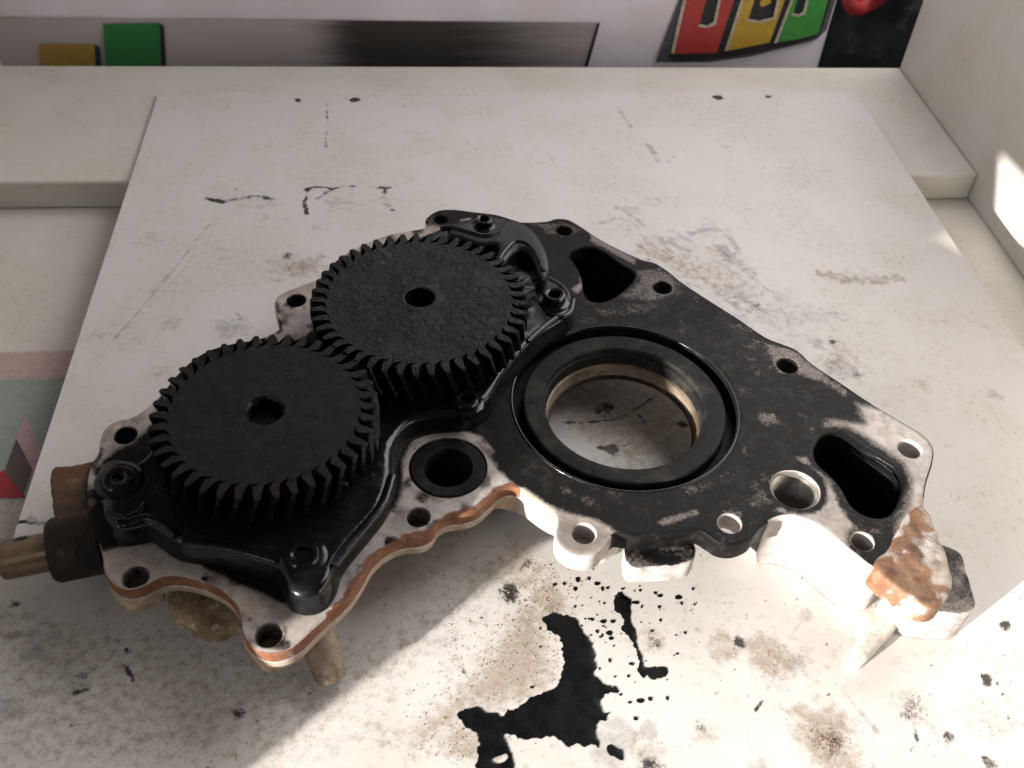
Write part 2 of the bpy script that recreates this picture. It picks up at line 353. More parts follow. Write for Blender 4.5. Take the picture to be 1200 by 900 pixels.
def strokes_mask(q):
    A = np.zeros((len(q), 3))
    def stroke(pts, wpx, inten, ch, soft=0.6):
        p = smooth(P2(pts), 3.0, False) if len(pts) > 2 else P2(pts)
        wd = wpx*0.15*np.linalg.norm(np.append(P2(pts).mean(0), 0)-CAM)/400*1.9
        lo, hi = p.min(0)-wd*2-1, p.max(0)+wd*2+1; k = np.all((q > lo) & (q < hi), 1)
        if not k.any(): return
        qn = q[k]; d = polydist(qn, p, False)+(hnoise(qn, 1.7, int(wpx*9))-0.5)*wd*1.3; a = inten*(1-ss(d, wd*(1-soft), wd*(1+soft)))*(0.5+0.8*hnoise(qn, 4.5, 77))
        A[k, ch] = np.maximum(A[k, ch], a)
    def blob(px, py, rp, inten, ch, ar=1.0, soft=0.7):
        c = P2([(px, py)])[0]; rr_ = rp*0.36; dx = q-c; d = np.hypot(dx[:, 0], dx[:, 1]*ar)
        d = d*(0.35+0.75*hnoise(q, rr_*0.8+0.4, int(px+py))+0.55*hnoise(q+q[:, ::-1]*0.4, rr_*0.28+0.4, int(px)))
        a = inten*(1-ss(d, rr_*(1-soft), rr_*(1+soft))); A[:, ch] = np.maximum(A[:, ch], a)
    def region(pts, inten, ch, soft=10):
        s = sdist(q, P2(pts)); A[:, ch] = np.maximum(A[:, ch], inten*ss(s, -soft*0.4, soft))
    K, T, G = 0, 1, 2
    stroke([(240, 233), (258, 236), (280, 233), (302, 230), (318, 234)], 4, 0.85, K); stroke([(300, 232), (322, 240)], 3, 0.5, G)
    stroke([(358, 222), (372, 219), (386, 221)], 3, 0.8, K); stroke([(361, 222), (357, 238), (360, 250)], 3, 0.8, K)
    stroke([(370, 233), (392, 221), (420, 218), (436, 221)], 2.5, 0.6, K); stroke([(385, 236), (415, 238)], 6, 0.5, G)
    stroke([(440, 220), (458, 220)], 2.5, 0.7, K); stroke([(450, 221), (451, 234), (462, 247)], 4, 0.65, K)
    stroke([(384, 118), (383, 150), (382, 172), (387, 203)], 2, 0.55, K); stroke([(388, 166), (430, 168), (455, 169)], 1.6, 0.45, G)
    stroke([(470, 112), (478, 168), (485, 230)], 1.4, 0.35, G); stroke([(345, 112), (365, 108), (395, 111), (560, 111)], 1.6, 0.4, G)
    stroke([(133, 398), (160, 368), (200, 320), (245, 263)], 2.2, 0.6, G); stroke([(150, 385), (190, 345), (228, 300)], 1.6, 0.4, G)
    stroke([(120, 410), (165, 362)], 1.5, 0.35, G); blob(352, 314, 26, 0.6, T, 1.6); blob(335, 300, 8, 0.6, K); blob(376, 302, 7, 0.5, K)
    blob(270, 385, 16, 0.6, G); blob(280, 372, 7, 0.5, K); blob(312, 255, 7, 0.4, G); stroke([(325, 250), (342, 262)], 2, 0.3, T)
    stroke([(725, 127), (733, 140), (741, 151)], 3, 0.6, G); stroke([(760, 170), (765, 179), (770, 188)], 4, 0.75, G); stroke([(776, 182), (785, 190)], 3, 0.5, G)
    stroke([(690, 210), (698, 240)], 1.6, 0.3, G); blob(850, 172, 6, 0.5, T)
    stroke([(705, 262), (728, 256), (747, 266)], 4, 0.55, G); stroke([(765, 278), (788, 286), (806, 294)], 5, 0.75, G); stroke([(785, 270), (812, 284)], 4, 0.65, G)
    stroke([(808, 274), (838, 268), (856, 280), (868, 298)], 4, 0.75, G); stroke([(843, 290), (856, 300), (869, 313)], 9, 0.95, G); stroke([(846, 294), (862, 309)], 3, 0.5, K)
    stroke([(758, 290), (810, 312), (850, 335), (875, 352)], 18, 0.45, T, 0.95); stroke([(865, 345), (900, 372), (922, 388)], 12, 0.4, T, 0.95)
    for i in range(60):
        u = rng.random(); x0, y0 = 740+150*u+rng.normal(0, 14), 268+95*u+rng.normal(0, 14); L_ = rng.uniform(12, 46); sl = rng.uniform(0.45, 0.9)
        stroke([(x0, y0), (x0+L_*.5, y0+L_*.5*sl-2), (x0+L_, y0+L_*sl)], rng.uniform(1.5, 5), rng.uniform(0.25, 0.7), [G, G, T, G][i % 4], 0.9); stroke([(868, 315), (905, 345), (924, 378)], 2.5, 0.6, G)
    stroke([(850, 330), (885, 360)], 6, 0.7, G); blob(886, 358, 8, 0.6, K, 1.5)
    stroke([(965, 322), (1000, 328), (1052, 326)], 9, 0.8, T); stroke([(975, 330), (1040, 332)], 4, 0.5, G); blob(958, 402, 10, 0.6, G); blob(975, 400, 4, 0.8, K)
    blob(985, 430, 20, 0.6, G); blob(1005, 437, 8, 0.5, K); stroke([(935, 385), (990, 425)], 2, 0.4, G)
    blob(1163, 463, 9, 0.6, G); stroke([(1100, 390), (1118, 402)], 3, 0.35, G); stroke([(1155, 455), (1175, 470)], 2, 0.6, K); blob(1080, 450, 12, 0.4, T)
    for a, b, r_ in ((349, 117, 4.6), (415, 117, 7.2), (840, 114, 7.0), (900, 113, 4.6)): blob(a, b, r_, 1.6, K, 1.0, 0.15)
    for a, b, r_, i_ in ((300, 240, 34, .3), (395, 235, 30, .32), (455, 235, 22, .3), (350, 312, 30, .4), (255, 300, 30, .25), (800, 290, 40, .3), (850, 310, 30, .35), (900, 360, 34, .35), (985, 430, 34, .35), (1010, 326, 36, .3), (560, 170, 40, .15), (640, 190, 40, .18)): blob(a, b, r_, i_, G, 1.5, 0.98)
    for i in range(26):                       # broad rubbed smudges behind the casting
        t = rng.random(); blob(745+270*t+rng.normal(0, 26), 262+175*t+rng.normal(0, 22), rng.uniform(8, 26), rng.uniform(0.3, 0.6), [G, G, T][i % 3], rng.uniform(0.8, 1.8), 0.95)
    for i in range(16): blob(rng.uniform(100, 420), rng.uniform(250, 450), rng.uniform(6, 20), rng.uniform(0.2, 0.5), [G, T][i % 2], rng.uniform(0.8, 1.8), 0.95)
    # faint scratches and rubbed-in grime all over
    for i in range(150):
        x0, y0 = rng.uniform(-20, 1200), rng.uniform(110, 900); an = rng.normal(-0.7, 0.5) if rng.random() < .6 else rng.uniform(0, 3.1); L_ = rng.uniform(15, 110)
        stroke([(x0, y0), (x0+L_*.5*math.cos(an)+rng.normal(0, 2), y0+L_*.5*math.sin(an)), (x0+L_*math.cos(an), y0+L_*math.sin(an))], rng.uniform(0.9, 2.0), rng.uniform(0.15, 0.45)*(1.0 if y0 > 600 else 0.7), G, 0.8)
    for i in range(70):
        x0, y0 = rng.uniform(0, 620), rng.uniform(660, 900); blob(x0, y0, rng.uniform(6, 26), rng.uniform(0.15, 0.42), [T, G][i % 2], rng.uniform(0.6, 1.8), 0.95)
    for i in range(40):
        x0, y0 = rng.uniform(150, 1150), rng.uniform(130, 700); blob(x0, y0, rng.uniform(4, 18), rng.uniform(0.1, 0.3), [T, G][i % 2], rng.uniform(0.6, 1.8), 0.95)
    region([(-40, 690), (200, 720), (420, 740), (600, 650), (640, 660), (520, 780), (340, 900), (-40, 930)], 0.36, G, 16); region([(-40, 700), (420, 740), (600, 650), (500, 800), (330, 930), (-40, 930)], 0.36, T, 16)  # real grime, laid on heavier to darken the shaded lower left too
    # lower left, in the shade
    stroke([(14, 746), (40, 744), (68, 746)], 6, 0.8, G); blob(36, 766, 12, 0.8, G, 1.3); blob(92, 800, 17, 0.6, G); stroke([(88, 812), (104, 808)], 4, 0.6, K)
    blob(98, 790, 7, 0.5, K); stroke([(136, 748), (150, 765)], 2.2, 0.8, K); stroke([(146, 780), (156, 796)], 3.5, 0.75, K); stroke([(100, 830), (125, 870)], 6, 0.45, G)
    blob(12, 830, 14, 0.7, G); blob(18, 708, 5, 0.7, K); blob(40, 720, 22, 0.35, G); stroke([(90, 700), (170, 730)], 9, 0.3, G); blob(282, 836, 6, 0.6, K); blob(358, 825, 10, 0.7, G)
    stroke([(190, 870), (290, 800)], 2, 0.35, G); stroke([(180, 745), (320, 790)], 14, 0.35, G); blob(200, 690, 7, 0.4, K); stroke([(35, 608), (55, 615)], 5, 0.75, G); stroke([(18, 611), (50, 614)], 3, 0.7, K)
    region([(380, 800), (480, 690), (600, 620), (660, 640), (560, 740), (420, 860)], 0.42, T, 18)
    blob(610, 672, 26, 0.62, T); blob(640, 690, 14, 0.6, T); blob(598, 695, 9, 0.8, K); blob(617, 660, 6, 0.6, K)
    region([(470, 850), (545, 780), (600, 700), (650, 690), (655, 740), (668, 790), (640, 830), (560, 850), (480, 900)], 0.85, T, 12)
    blob(545, 866, 26, 0.7, T); blob(575, 858, 14, 0.55, T); blob(640, 700, 18, 0.75, T); blob(650, 716, 8, 0.9, G)
    # in the sun
    for a, b, r_, i_, c_ in ((905, 772, 26, .8, T), (932, 778, 10, .7, G), (850, 756, 16, .65, T), (866, 752, 7, .8, K), (970, 862, 27, .9, T), (978, 872, 14, .5, K), (1072, 830, 12, .5, K), (1072, 830, 20, .5, G),
        (945, 722, 7, .7, G), (760, 858, 9, .7, G), (758, 885, 14, .55, T), (763, 896, 9, .7, K), (725, 870, 22, .6, G), (1178, 733, 5, .9, K), (1157, 797, 6, .9, K), (1110, 865, 6, .6, K), (1158, 893, 6, .7, K), (1150, 840, 24, .4, G),
        (890, 900, 10, .6, G), (826, 862, 12, .5, T), (822, 852, 6, .5, K), (764, 750, 12, .5, T), (765, 752, 6, .6, K), (1115, 745, 16, .25, G), (1050, 775, 14, .25, G)): blob(a, b, r_, i_, c_)
    stroke([(898, 812), (910, 786), (924, 752), (944, 722)], 2.4, 0.5, G); stroke([(990, 814), (1010, 836), (1030, 860)], 4, 0.6, G); stroke([(1010, 880), (1030, 905)], 3, 0.6, G); stroke([(885, 832), (893, 822)], 2.5, 0.8, K)
    stroke([(1070, 850), (1076, 868), (1066, 880)], 2.5, 0.7, K); stroke([(1165, 835), (1180, 845), (1200, 848)], 4, 0.5, G); stroke([(980, 800), (970, 812)], 2, 0.4, K); stroke([(720, 742), (820, 740)], 1.2, 0.3, G)
    # under the seal bore
    blob(716, 526, 8, 1.0, K); stroke([(702, 524), (716, 527), (738, 520)], 2.5, 0.8, K); blob(708, 478, 10, 0.7, K); stroke([(700, 485), (712, 474)], 3, 0.9, K)
    stroke([(660, 495), (700, 494), (730, 488), (768, 464)], 2.2, 0.7, K); blob(800, 497, 5, 0.7, K); blob(752, 492, 8, 0.55, K); blob(775, 522, 7, 0.5, T); region([(650, 440), (820, 430), (830, 540), (730, 560), (650, 500)], 0.75, T, 14); region([(640, 420), (830, 420), (830, 480), (740, 470), (650, 510)], 0.5, T, 12)
    for pl_ in (BIG,): region(pl_, 0.62, T, 7)
    region([(x*1.0, y) for x, y in STK], 0.5, T, 5)
    for i in range(750):                   # the many little specks
        u, v = rng.random(2); px, py = u*1240-20, 110+v*800
        dens = 0.25+0.75*(py > 620)*(420 < px < 900)+0.35*(py > 680)
        if rng.random() > dens: continue
        c = P2([(px, py)])[0]; rd = 0.32+abs(rng.normal(0, 0.42)); k = np.abs(q-c).max(1) < rd*2.5
        if k.any():
            e = (q[k]-c)@np.array([[1, rng.normal(0, .5)], [0, 1+rng.random()]]); A[k, 0] = np.maximum(A[k, 0], rng.uniform(0.2, 0.8)*(1-ss(np.hypot(e[:, 0], e[:, 1]), rd*.4, rd*1.3)))
    return np.clip(A, 0, 1.6)
def sheet(name, x0, x1, y0, y1, fx0, fx1, fy0, fy1, step, zt, th, mat, maskf):
    xs = np.unique(np.concatenate([[x0, x1], np.arange(fx0, fx1, step)])); ys = np.unique(np.concatenate([[y0, y1], np.arange(fy0, fy1, step)]))
    gx, gy = np.meshgrid(xs, ys, indexing='ij'); q = np.stack([gx.ravel(), gy.ravel()], 1); nx, ny = len(xs), len(ys)
    V = np.column_stack([q, np.full(len(q), zt)]); i = np.arange(nx*ny).reshape(nx, ny)
    F = np.stack([i[:-1, :-1], i[1:, :-1], i[1:, 1:], i[:-1, 1:]], -1).reshape(-1, 4).tolist()
    ring = np.concatenate([i[:, 0], i[-1, 1:], i[-2::-1, -1], i[0, -2:0:-1]]); s = len(V); n = len(ring)
    V2 = V[ring].copy(); V2[:, 2] -= th; V = np.vstack([V, V2])
    F += [(int(ring[k]), s+k, s+(k+1) % n, int(ring[(k+1) % n])) for k in range(n)]
    A = np.zeros((len(V), 3)); A[:len(q)] = maskf(q)
    return mesh_obj(name, V, F, mat, None, False, attr=A)
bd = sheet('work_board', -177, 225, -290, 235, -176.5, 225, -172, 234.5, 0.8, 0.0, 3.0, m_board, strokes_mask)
tag(bd, 'flat white scuffed board under the oily metal casting, stained and oil spattered', 'board')
o = mesh_obj('back_shelf', *box(-282, 266.5, 152, 271, -19, -3.02), m_shelf, None, False); bevel(o, 1.6); tag(o, 'cream melamine shelf slab across the back, under the far end of the board', kind='structure')
o = mesh_obj('floor', *box(-420, 420, -420, 270, -30, -19.02), m_shelf, None, False); tag(o, 'cream lower surface in front of the shelf slab', kind='structure')
o = mesh_obj('wall', *box(266.8, 283, -310, 271.5, -19, 170), m_shelf, None, False); bevel(o, 1.0); tag(o, 'white upright side panel closing the shelf on one side', kind='structure')
pr_ = [(-321, -19), (-307+0.75*131, 131), (-330, 141), (-330, 260), (430, 260), (430, -19)]   # front edge leaned back, jut added above it, to shape the sunbeam
V = [(x, y, z) for x in (-298, -282.2) for y, z in pr_]; F = [tuple(range(6)), tuple(range(6, 12))[::-1]]+[(i, i+6, (i+1) % 6+6, (i+1) % 6) for i in range(6)]
o = mesh_obj('wall', V, F, m_shelf, None, False); tag(o, 'added upright side panel out of view, cut to shape the sunbeam', kind='structure')
m_back = flat('dim_backdrop', (0.05, 0.045, 0.04)); o = mesh_obj('wall', *box(-420, 420, 560, 575, -30, 420), m_back, None, False); tag(o, 'dim wall far behind the bags', kind='structure')
o = mesh_obj('floor', *box(-420, 420, 270.5, 600, -150, -140), m_back, None, False); tag(o, 'dim ground far below, behind the shelf', kind='structure')

# ------------------------------------------------------------------ the pump casting
Fz = 28.0
pump = tag(empty('oil_pump_housing', (0, -40, 0)), 'oily black pump casting with two toothed gears and a big seal bore, on white board', 'engine part')
pump.location = (0, 0, 0)
OUT = [(498, 266), (499, 256), (512, 247), (530, 245), (556, 248), (580, 251), (598, 256), (612, 260), (640, 259), (651, 256), (666, 257), (682, 266), (700, 278), (722, 290),
       (750, 303), (768, 308), (784, 318), (800, 331), (832, 352), (865, 373), (896, 394), (915, 402), (934, 410), (952, 426), (985, 448), (1010, 465), (1035, 481), (1062, 497), (1084, 511), (1094, 526), (1093, 543), (1086, 566), (1083, 590),
       (1086, 604), (1078, 622), (1060, 645), (1040, 668), (1022, 664), (1003, 650), (984, 635), (960, 616), (940, 607), (925, 604), (908, 607), (892, 618), (880, 631), (862, 638), (844, 636), (831, 628), (818, 621), (800, 623), (775, 626), (750, 628), (732, 626),
       (722, 625), (713, 632), (706, 643), (695, 651), (680, 652), (664, 647), (653, 637), (650, 625), (653, 612), (650, 601), (632, 588), (612, 574), (598, 571), (584, 576), (574, 586), (560, 598), (544, 604), (526, 606), (514, 612), (506, 624), (494, 631), (474, 633), (455, 640), (437, 655), (422, 680), (406, 702), (386, 721), (366, 740), (350, 755), (335, 763), (316, 766), (300, 761), (289, 752), (283, 738), (281, 722), (276, 710), (268, 700),
       (255, 690), (236, 682), (215, 677), (198, 676), (183, 680), (168, 688), (152, 692), (138, 689), (127, 680), (121, 667), (118, 645), (106, 612), (100, 580), (104, 548), (114, 532), (117, 515), (123, 502), (136, 493), (151, 490), (166, 482), (184, 467),
       (194, 455), (206, 440), (225, 422), (245, 410), (273, 402), (305, 396), (328, 384), (323, 366), (322, 352), (331, 343), (351, 335), (376, 324), (395, 304), (425, 286), (455, 275), (480, 270)]
outP = smooth(P2(OUT, Fz), 1.1)
if np.sum(outP[:, 0]*np.roll(outP[:, 1], -1)-outP[:, 1]*np.roll(outP[:, 0], -1)) < 0: outP = outP[::-1].copy()
def hc(px, py, rx, z=Fz):
    c = P(px, py, z)[:2]; r = 0.5*np.linalg.norm(P(px+rx, py, z)-P(px-rx, py, z)); return c, r
seal_c, seal_r = np.array([36.5, -38.4]), 41.0
bush_c, bush_r = hc(525, 547, 45)
thr_c, thr_r = hc(932, 573, 28)
bolt_holes = [(347, 352, 11), (147, 510, 13), (159, 676, 15.5), (315, 744, 16), (490, 606, 13.5), (684, 625, 14), (855, 613, 13.5), (1011, 634, 13), (1066, 526, 13), (923, 428, 12), (776, 337, 10.5), (661, 270, 9), (516, 257, 8)]
WIN1 = [(667, 299), (679, 291), (695, 290), (710, 297), (726, 309), (743, 319), (742, 328), (731, 340), (716, 350), (702, 354), (690, 351), (684, 341), (682, 328), (677, 314)]
WIN2 = [(954, 528), (962, 512), (978, 506), (994, 509), (1012, 521), (1040, 538), (1056, 550), (1060, 564), (1055, 582), (1046, 600), (1030, 607), (1010, 602), (996, 590), (986, 572), (972, 556), (958, 543)]
holes = [(circ(*hc(a, b, r_), n=28), None, False) for a, b, r_ in bolt_holes]
holes += [(circ(seal_c, seal_r, 110), None, False), (circ(bush_c, bush_r, 64), None, False), (circ(thr_c, thr_r, 48), None, False)]
holes += [(smooth(P2(WIN1, Fz), 1.2), 4.0, True), (smooth(P2(WIN2, Fz), 1.2), 4.0, True)]
def near(path, q, z=Fz):                     # position of each outline point along a traced stretch: True where it belongs to it
    return polydist(q, P2(path, z), False) < 2.5
th = np.full(len(outP), 8.0)
lit = near([(650, 601), (632, 588), (612, 574), (598, 571)], outP); th[lit] = 13.5
skirt = near([(1083, 590), (1078, 622), (1060, 645), (1040, 668), (1022, 664), (984, 635), (960, 616), (925, 604), (908, 607)], outP); th[skirt] = 27.6
for _ in range(6): th = (np.roll(th, 1)+th+np.roll(th, -1))/3
V, F, T, I = slab(outP, Fz, Fz-th, 0.7, 2, holes, 1.35, rings=((1.2, 0), (2.6, 0), (4.2, 0), (5.0, 0), (6.0, 0.2)))
q = V[:, :2]; A = np.zeros((len(V), 3))
def bare(pts, wt=1.0, soft=2.2):
    s = sdist(q, P2(pts, Fz)); A[:, 0] = np.maximum(A[:, 0], wt*ss(s, -soft, soft))
bare([(100, 530), (112, 480), (150, 470), (190, 455), (186, 490), (176, 503), (160, 517), (138, 527), (124, 540), (116, 565), (112, 590), (104, 600), (92, 560)])
bare([(110, 690), (112, 648), (136, 640), (160, 634), (186, 626), (206, 636), (246, 667), (300, 691), (338, 707), (364, 711), (386, 694), (398, 666), (424, 636), (450, 607), (468, 582), (470, 566), (470, 540), (482, 514), (500, 504), (540, 502), (564, 510), (578, 524), (588, 545), (600, 560), (640, 588), (664, 600), (694, 606), (716, 617), (728, 630), (700, 680), (640, 670), (500, 680), (300, 800), (100, 720)], 1.0, 1.6)
bare([(310, 410), (312, 340), (385, 310), (380, 350), (372, 385), (340, 410)], 1.0, 1.5)
bare([(400, 300), (450, 262), (505, 262), (520, 270), (470, 300)], 1.0, 1); bare([(492, 274), (492, 248), (510, 250), (516, 262), (530, 268), (505, 280)], 0.9, 1.2); bare([(538, 257), (552, 254), (554, 258), (540, 260)], 0.9, 1)
bare([(1000, 470), (1045, 478), (1110, 505), (1105, 600), (1080, 640), (1040, 672), (1034, 652), (1046, 640), (1048, 612), (1060, 590), (1064, 562), (1056, 544), (1012, 514), (992, 502), (960, 500), (975, 490), (1010, 494)], 0.93, 4.0)
bare([(928, 536), (946, 534), (952, 545), (970, 560), (982, 578), (996, 600), (1012, 614), (996, 626), (996, 642), (1008, 652), (1000, 660), (960, 622), (930, 606), (905, 600), (912, 590), (935, 600), (962, 584), (966, 562), (950, 548)], 0.86, 2.2)
bare([(690, 272), (712, 284), (748, 304), (744, 312), (712, 294), (690, 282)], 0.75, 1.6); bare([(745, 315), (775, 312), (800, 330), (792, 348), (770, 356), (735, 352), (722, 350), (742, 335)], 0.62, 4)
bare([(895, 400), (930, 408), (960, 430), (1000, 462), (990, 466), (960, 448), (935, 440), (912, 438), (900, 420)], 0.68, 3); bare([(676, 312), (684, 318), (690, 332), (676, 346), (668, 338), (680, 330)], 0.85, 1.5)
bare([(625, 262), (660, 258), (690, 270), (672, 278), (640, 277)], 0.52, 3); bare([(886, 480), (908, 484), (918, 496), (900, 502), (884, 492)], 0.56, 2.5); bare([(950, 500), (990, 490), (1010, 486), (1030, 500), (985, 505)], 0.55, 5)
bare([(765, 612), (785, 604), (818, 594), (822, 604), (800, 610), (775, 618)], 0.7, 1.6); bare([(648, 565), (680, 574), (705, 590), (690, 594), (660, 582)], 0.5, 3); bare([(865, 585), (905, 560), (915, 575), (900, 600), (878, 604)], 0.5, 5)
bare([(840, 598), (860, 588), (876, 600), (870, 618), (850, 630)], 0.5, 4); bare([(800, 340), (880, 385), (900, 420), (860, 400)], 0.42, 6); bare([(690, 360), (740, 350), (800, 350), (760, 372), (700, 372)], 0.44, 5); bare([(835, 420), (860, 470), (880, 520), (850, 540), (850, 460)], 0.38, 8); bare([(600, 590), (640, 600), (600, 580)], 0.3)
s = sdist(q, P2([(560, 520), (588, 536), (612, 560), (608, 574), (590, 556)], Fz)); A[:, 0] = np.clip(A[:, 0]-0.55*ss(s, -2, 2), 0, 2)
for tr in ([(985, 560), (992, 592), (1008, 612), (1024, 616), (1030, 640), (1018, 655), (1004, 660)],):   # oil run from the pocket round the bolt hole
    d = polydist(q, P2(tr, Fz), False); A[:, 0] *= ss(d, 1.6, 3.2)
d = np.abs(np.linalg.norm(q-thr_c, axis=1)); A[:, 0] *= ss(d, thr_r+1.4, thr_r+2.8)
sb = sdist(q, P2([(640, 604), (660, 604), (700, 612), (724, 628), (706, 645), (682, 656), (650, 642)], Fz)); A[:, 0] -= 0.22*ss(sb, -1, 3)
lf = (q[:, 0] < 0) & (T == 0); A[lf, 0] = np.where(A[lf, 0] > 0.4, A[lf, 0]-0.5*ss(hnoise(q[lf], 6, 81)*.6+hnoise(q[lf], 2.2, 82)*.4, 0.52, 0.8), A[lf, 0])
kk = (T == 0) & (q[:, 0] > 2)
wear = 0.37*ss(hnoise(q, 13, 51)*0.55+hnoise(q, 5, 52)*0.45, 0.42, 0.72)
A[kk, 0] = np.maximum(A[kk, 0], wear[kk])
# sides
side = T == 1; zz = Fz-V[:, 2]
fl = near([(600, 571), (584, 576), (560, 598), (526, 606), (506, 624), (474, 633), (437, 655), (422, 680), (386, 721), (350, 755), (316, 766), (289, 752), (281, 722), (268, 700), (236, 682), (198, 676), (168, 688), (138, 689), (121, 667), (118, 645)], outP)
backL = near([(114, 532), (117, 515), (136, 493), (166, 482), (206, 440), (245, 410), (305, 396), (323, 366), (331, 343), (376, 324), (425, 286), (498, 266)], outP)
fl_v = np.where(I >= 0, fl[I], False); lit_v = np.where(I >= 0, lit[I], False); bl_v = np.where(I >= 0, backL[I], False); sk_v = np.where(I >= 0, skirt[I], False)
boss = np.where(I >= 0, near([(653, 612), (650, 625), (653, 637), (664, 647), (680, 652), (695, 651), (706, 643), (713, 632)], outP)[I], False)
A[side, 0] = 0.0
A[side & (fl_v | lit_v | bl_v | sk_v | boss), 0] = 1.3
rn = 0.5+0.75*hnoise(q, 4.5, 91); A[side & fl_v, 1] = np.where((zz[side & fl_v] < 4.4), rn[side & fl_v], 0.15); A[side & fl_v, 2] = 0.9*(zz[side & fl_v] > 5)
A[side & bl_v, 1] = 0.3; A[side & bl_v, 2] = 0.8
A[side & lit_v & (zz < 2), 2] = 0.8
topm = (T == 0)                              # rust creeping a little over the front edge
de = polydist(q[topm], P2([(600, 569), (584, 574), (560, 596), (526, 604), (506, 622), (474, 631), (437, 653), (405, 702), (386, 719)], Fz), False); A[topm, 1] = 0.7*(1-ss(de, 0.6, 3.4))
A[topm, 2] = np.maximum(0.35*ss(hnoise(q[topm], 14, 3), 0.4, 0.8), ss(sdist(q[topm], P2([(1062, 590), (1095, 580), (1090, 640), (1030, 680)], Fz)), -3, 4))
A[topm & (q[:, 0] > 100), 1] = np.maximum(A[topm & (q[:, 0] > 100), 1], 0.9*ss(sdist(q[topm & (q[:, 0] > 100)], P2([(1060, 612), (1090, 590), (1080, 640), (1036, 676), (1026, 660)], Fz)), -1, 3))
hw = T == 2; A[hw, 0] = 1.2; A[hw & (q[:, 0] < -15), 0] = 0.62  # left-hand hole walls darkened in colour, standing for deep-hole shade
for ring in (WIN1, WIN2): A[hw & (sdist(q, P2(ring, Fz)) > -1.2), 0] = 0
A[hw & (np.linalg.norm(q-seal_c, axis=1) < 43), 0] = 0; A[hw & (np.linalg.norm(q-bush_c, axis=1) < bush_r+1), 0] = 0
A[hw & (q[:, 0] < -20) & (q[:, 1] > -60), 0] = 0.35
for a, b, r_ in ((923, 428, 12), (776, 337, 10.5), (661, 270, 9), (516, 257, 8)):
    c, rr_ = hc(a, b, r_); A[hw & (np.linalg.norm(q-c, axis=1) < rr_+1), 0] = 0.3
A[T == 3, 0] = 0
mi = [0]*len(F)
for k, f in enumerate(F):
    if T[f[0]] == 3 or (T[f[0]] == 2 and T[f[-1]] == 2 and sdist(q[[f[0]]], P2(WIN2, Fz))[0] > -1.2): mi[k] = 1
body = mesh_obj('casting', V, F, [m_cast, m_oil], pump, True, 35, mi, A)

# seal, sleeve, bushing, thread
sv = lathe([(40.95, 18), (40.9, 22.0), (37.1, 22.0), (36.9, 26.3), (36.5, 26.9), (36.1, 27.0), (30.4, 26.6), (30.0, 26.4), (29.6, 25.8), (29.5, 24.6), (28.9, 24.3), (28.6, 24.0), (28.3, 20.0)], seal_c, 120)
mesh_obj('seal_ring', *sv, m_seal, pump, True, 14)
rim = mesh_obj('groove_lip', *lathe([(41.6, 28.0), (41.4, 28.35), (40.9, 28.4), (40.5, 28.0), (40.4, 26.5), (41.2, 26)], seal_c, 120), m_oil, pump, True, 60)
mesh_obj('bore_sleeve', *lathe([(28.5, 20.0), (27.6, 19.4), (27.4, 15.2), (27.1, 14.4), (27.4, 13.4), (29.0, 13.2), (41, 14.5)], seal_c, 100), m_sleeve, pump, True, 30)
mesh_obj('sleeve_rim', *lathe([(27.5, 15.0), (26.7, 14.6), (26.5, 13.6), (26.9, 12.9), (28.5, 12.8)], seal_c, 100), m_collar, pump, True, 50)
mesh_obj('bushing', *lathe([(bush_r-0.05, 20), (bush_r-0.1, 27.4), (bush_r-0.6, 27.9), (bush_r*0.66, 27.8), (bush_r*0.635, 27.4), (bush_r*0.62, 26.5), (bush_r*0.62, 8)], bush_c, 64), m_seal, pump, True, 30)
mesh_obj('bushing_floor', circ(bush_c, bush_r*0.63, 40).tolist() and [(a, b, 9.0) for a, b in circ(bush_c, bush_r*0.63, 40)], [tuple(range(40))], m_oil, pump)
prof = [(thr_r-0.02, 27.4)]
for k in range(9): prof += [(thr_r-0.35, 26.6-k*1.5), (thr_r-1.25, 25.9-k*1.5)]
mesh_obj('thread_insert', *lathe(prof, thr_c, 56), m_thread, pump, True, 20)

p = P2([(1000, 516), (1016, 527), (1038, 542), (1052, 554), (1056, 566)], Fz); p = smooth(np.column_stack([p, np.full(len(p), 22.5)]), 1.0, False); p[:, :2] += np.array([0.7, 0.5]); k_ = np.sin(np.linspace(0.12, math.pi-0.12, len(p)))**0.5
V, F = tube(p, 2.2*k_, 14); mesh_obj('pocket_glint_rib', V, F, m_plate, pump, True, 60)  # glossy tube added along the pocket wall to catch highlights
# casting features below the flange
def part_slab(name, px, z, zb, mat, fil=1.2, parent=pump, sm_step=1.2, jitter=0.0, **kw):
    p = smooth(P2(px, z), sm_step)
    V, F, T, I = slab(p, z, zb, fil, 3, grid=kw.get('grid'))
    if jitter:
        nz = np.stack([hnoise(V[:, :2]+V[:, 2:]*0.7, 3.2, s)-0.5 for s in (1, 2, 3)], 1)+0.6*np.stack([hnoise(V[:, :2]-V[:, 2:]*0.9, 1.4, s)-0.5 for s in (4, 5, 6)], 1)
        V = V+nz*jitter
    at = None
    if 'top' in kw: at = np.zeros((len(V), 3)); at[:, 0] = np.where(V[:, 2] > z-0.5, kw['top']+0.5*(hnoise(V[:, :2], 4, 61)-0.5), 1.3)
    return mesh_obj(name, V, F, mat, parent, True, 50, None, at)
